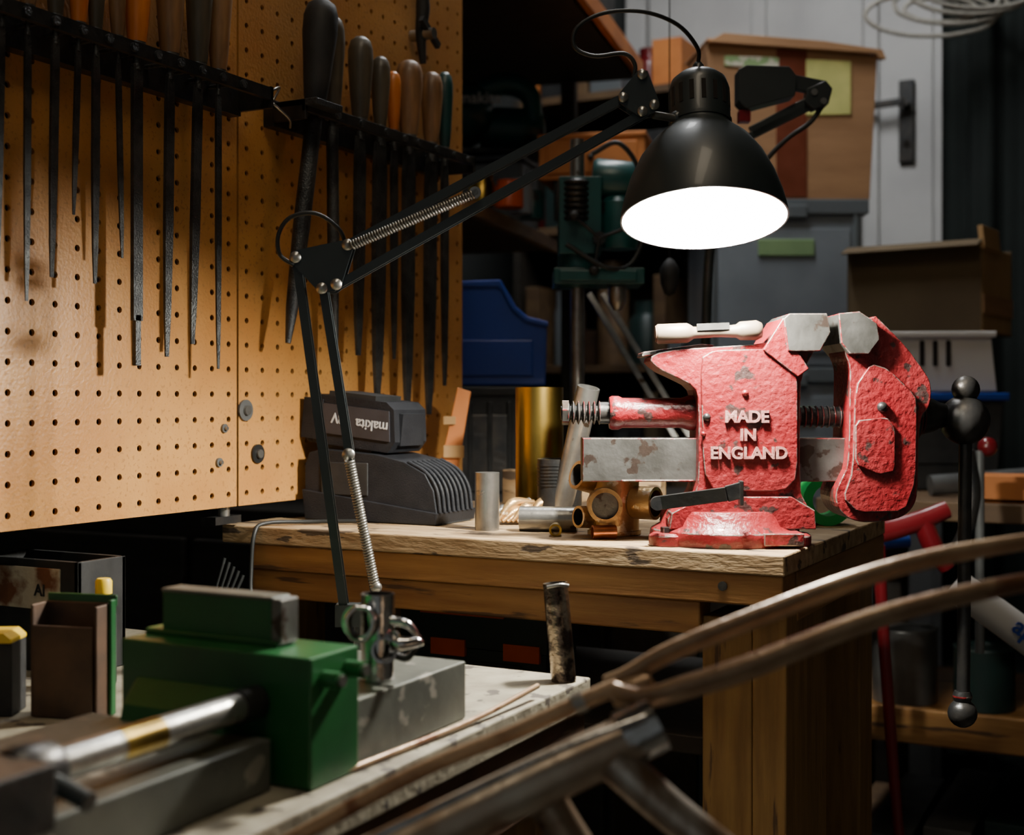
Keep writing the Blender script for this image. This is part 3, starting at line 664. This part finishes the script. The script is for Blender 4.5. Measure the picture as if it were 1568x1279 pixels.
g=G('wooden_drawer_box',o=(.140,2.30,1.4205),u=.00115,view=True,yaw=-12)
g.bx(-82,82,0,120,2,66,ORWOOD);g.bx(-84,84,-3,122,64,72,ORWOOD);g.bx(-70,70,-4,0,10,58,ORWOOD);g.sph((0,-8,34),5,IRON);g.bx(-60,60,5,110,-60,2,RUB);g.done(.002)
g=G('storage_jars',o=(.005,2.16,1.3535),view=True)
for x,y,r,h,m in((-.055,0,.022,.05,BRASS),(-.01,.02,.024,.045,ORANGE),(.01,.09,.02,.06,GREYP),(.03,.16,.022,.05,TEAL)):
    g.lathe([(r,0),(r,h*.75),(r*.8,h*.85),(r*.85,h)],(x,y,0),(0,0,1),m,n=24)
g.done()
g=G('blue_parts_bin',o=(-.0228,1.92,1.0540),u=.00095,view=True)
g.prism([(-80,0),(-80,155),(4,158),(14,140),(24,118),(44,100),(76,92),(78,84),(76,0)],0,150,BLUE)
g.prism([(-82,152),(-82,160),(6,163),(20,140),(30,122),(48,106),(80,98),(80,90),(44,98),(22,118),(8,146),(2,152)],-6,156,BLUE);g.bx(-60,56,-4,0,14,70,BLUE);g.done(.002)
g=G('dark_crate',o=(-.0228,1.9,.8690),u=.00095,view=True)
g.bx(-90,40,0,170,0,190,RUB);g.bx(-94,44,-5,175,178,192,RUB);g.bx(-70,20,-5,0,30,150,IRON)
for i in range(4): g.bx(-74+i*30,-66+i*30,-7,0,20,170,RUB)
g.done(.003)
g=G('drill_press',o=(.0909,1.8,1.0255),u=.0009,view=True)
g.cyl((0,20,-174),(0,20,410),11,STEEL,n=24)
g.bx(-60,70,-60,70,-174,-160,TEAL)
g.lathe([(24,0),(26,8),(26,50),(20,58)],(0,20,-160),(0,0,1),TEAL)
g.bx(-30,34,-30,44,228,345,TEAL);g.lathe([(30,0),(32,30),(30,60)],(0,10,180),(0,0,1),TEAL,n=24)
for i in range(7): g.lathe([(17,0),(21,4),(17,8)],(-4,-24,278+i*9),(0,0,1),IRON,n=20)
g.lathe([(28,0),(32,6),(32,60),(26,70),(0,74)],(22,10,348),(1,0,-.1),TEAL,n=24)
g.lathe([(28,0),(30,10),(30,70),(20,80)],(62,0,238),(0,0,1),TEAL,n=24)
g.bx(-38,98,-40,60,182,206,TEAL);g.bx(-30,86,-46,-38,186,202,TEAL)
g.cyl((30,-46,250),(30,10,250),10,IRON)
for a in(20,140,260):
    t=math.radians(a);g.cyl((30,-44,250),(30+48*math.cos(t),-50,250+48*math.sin(t)),3,IRON,n=8);g.sph((30+50*math.cos(t),-50,250+50*math.sin(t)),8,RUB,n=12)
g.lathe([(14,0),(14,22),(6,36)],(60,0,180),(0,0,-1),STEEL,n=16)
g.tube([(60,10,360),(90,-10,340),(104,-20,280),(80,-30,215),(40,-50,205),(-20,-50,240)],4,CORD,n=8)
g.tube([(20,-20,380),(60,-30,395),(92,-20,350),(70,-30,290)],4,CORD,n=8)
g.done(.002)
g=G('aluminium_profile',o=(.1215,2.0,1.20),u=.001,view=True)
for dx in(0,22):
    g.bar((dx,60,0),(dx+190,-20,-331),9,8,STEEL)
g.done(.001)
g=G('swing_arm_stand',o=(.3885,1.66,1.372),u=.00083,view=True)
def S(u,v,w=0): return (u-1252,w,205-v)
g.prism([S(1128,112)[::2],S(1140,106)[::2],S(1205,108)[::2],S(1216,122)[::2],S(1214,152)[::2],S(1140,172)[::2],S(1128,160)[::2]],-18,22,BLK)
g.bar(S(1210,128),S(1262,138),22,14,BLK);g.prism([S(1234,140)[::2],S(1262,128)[::2],S(1272,140)[::2],S(1266,164)[::2],S(1244,172)[::2],S(1230,160)[::2]],-12,12,BLK)
g.cyl(S(1244,146,-15),S(1244,146,15),5,STEEL);g.cyl(S(1258,160,-15),S(1258,160,15),5,STEEL)
g.bar(S(1256,150),S(1150,205),18,8,BLK);g.bar(S(1240,165),S(1120,225),12,8,BLK);g.bx(S(1130,0)[0],S(1148,0)[0],-10,10,S(0,190)[2],S(0,172)[2],REDP)
g.tube([S(1262,160),S(1240,190),S(1205,215),S(1172,250),S(1150,300)],4,CORD,n=8)
g.tube([S(1120,225,4),S(1098,330,30),S(1090,500,60),S(1086,1000,80),S(1086,1850,80)],8,BLK,n=10)
g.cyl(S(1086,1857,80),S(1086,1845,80),90,IRON,n=32)
g.done(.001)
g=G('hanging_plumb_bob',o=(.217,1.8,1.22),u=.0009,view=True)
g.lathe([(0,-50),(8,-46),(14,-30),(15,-8),(8,4),(3,8)],(0,0,0),(0,0,1),RUB,n=20);g.cyl((0,0,5),(0,0,1533),1,CORD,n=6);g.done()
# ---------------------------------------------------------------- world, camera
w=bpy.data.worlds.new('W');bpy.context.scene.world=w;w.use_nodes=True
w.node_tree.nodes['Background'].inputs[0].default_value=(.64,.68,.68,1);w.node_tree.nodes['Background'].inputs[1].default_value=.19
cd=bpy.data.cameras.new('cam');cam=bpy.data.objects.new('camera',cd);bpy.context.scene.collection.objects.link(cam)
cam.location=(0,0,CAMZ);cam.rotation_euler=(math.radians(90),0,TH)
cd.sensor_width=36;cd.lens=36*2000/1568;cd.shift_y=-24.5/1568;cd.clip_start=.05
cd.dof.use_dof=True;cd.dof.focus_distance=1.20;cd.dof.aperture_fstop=5.6
bpy.context.scene.camera=cam
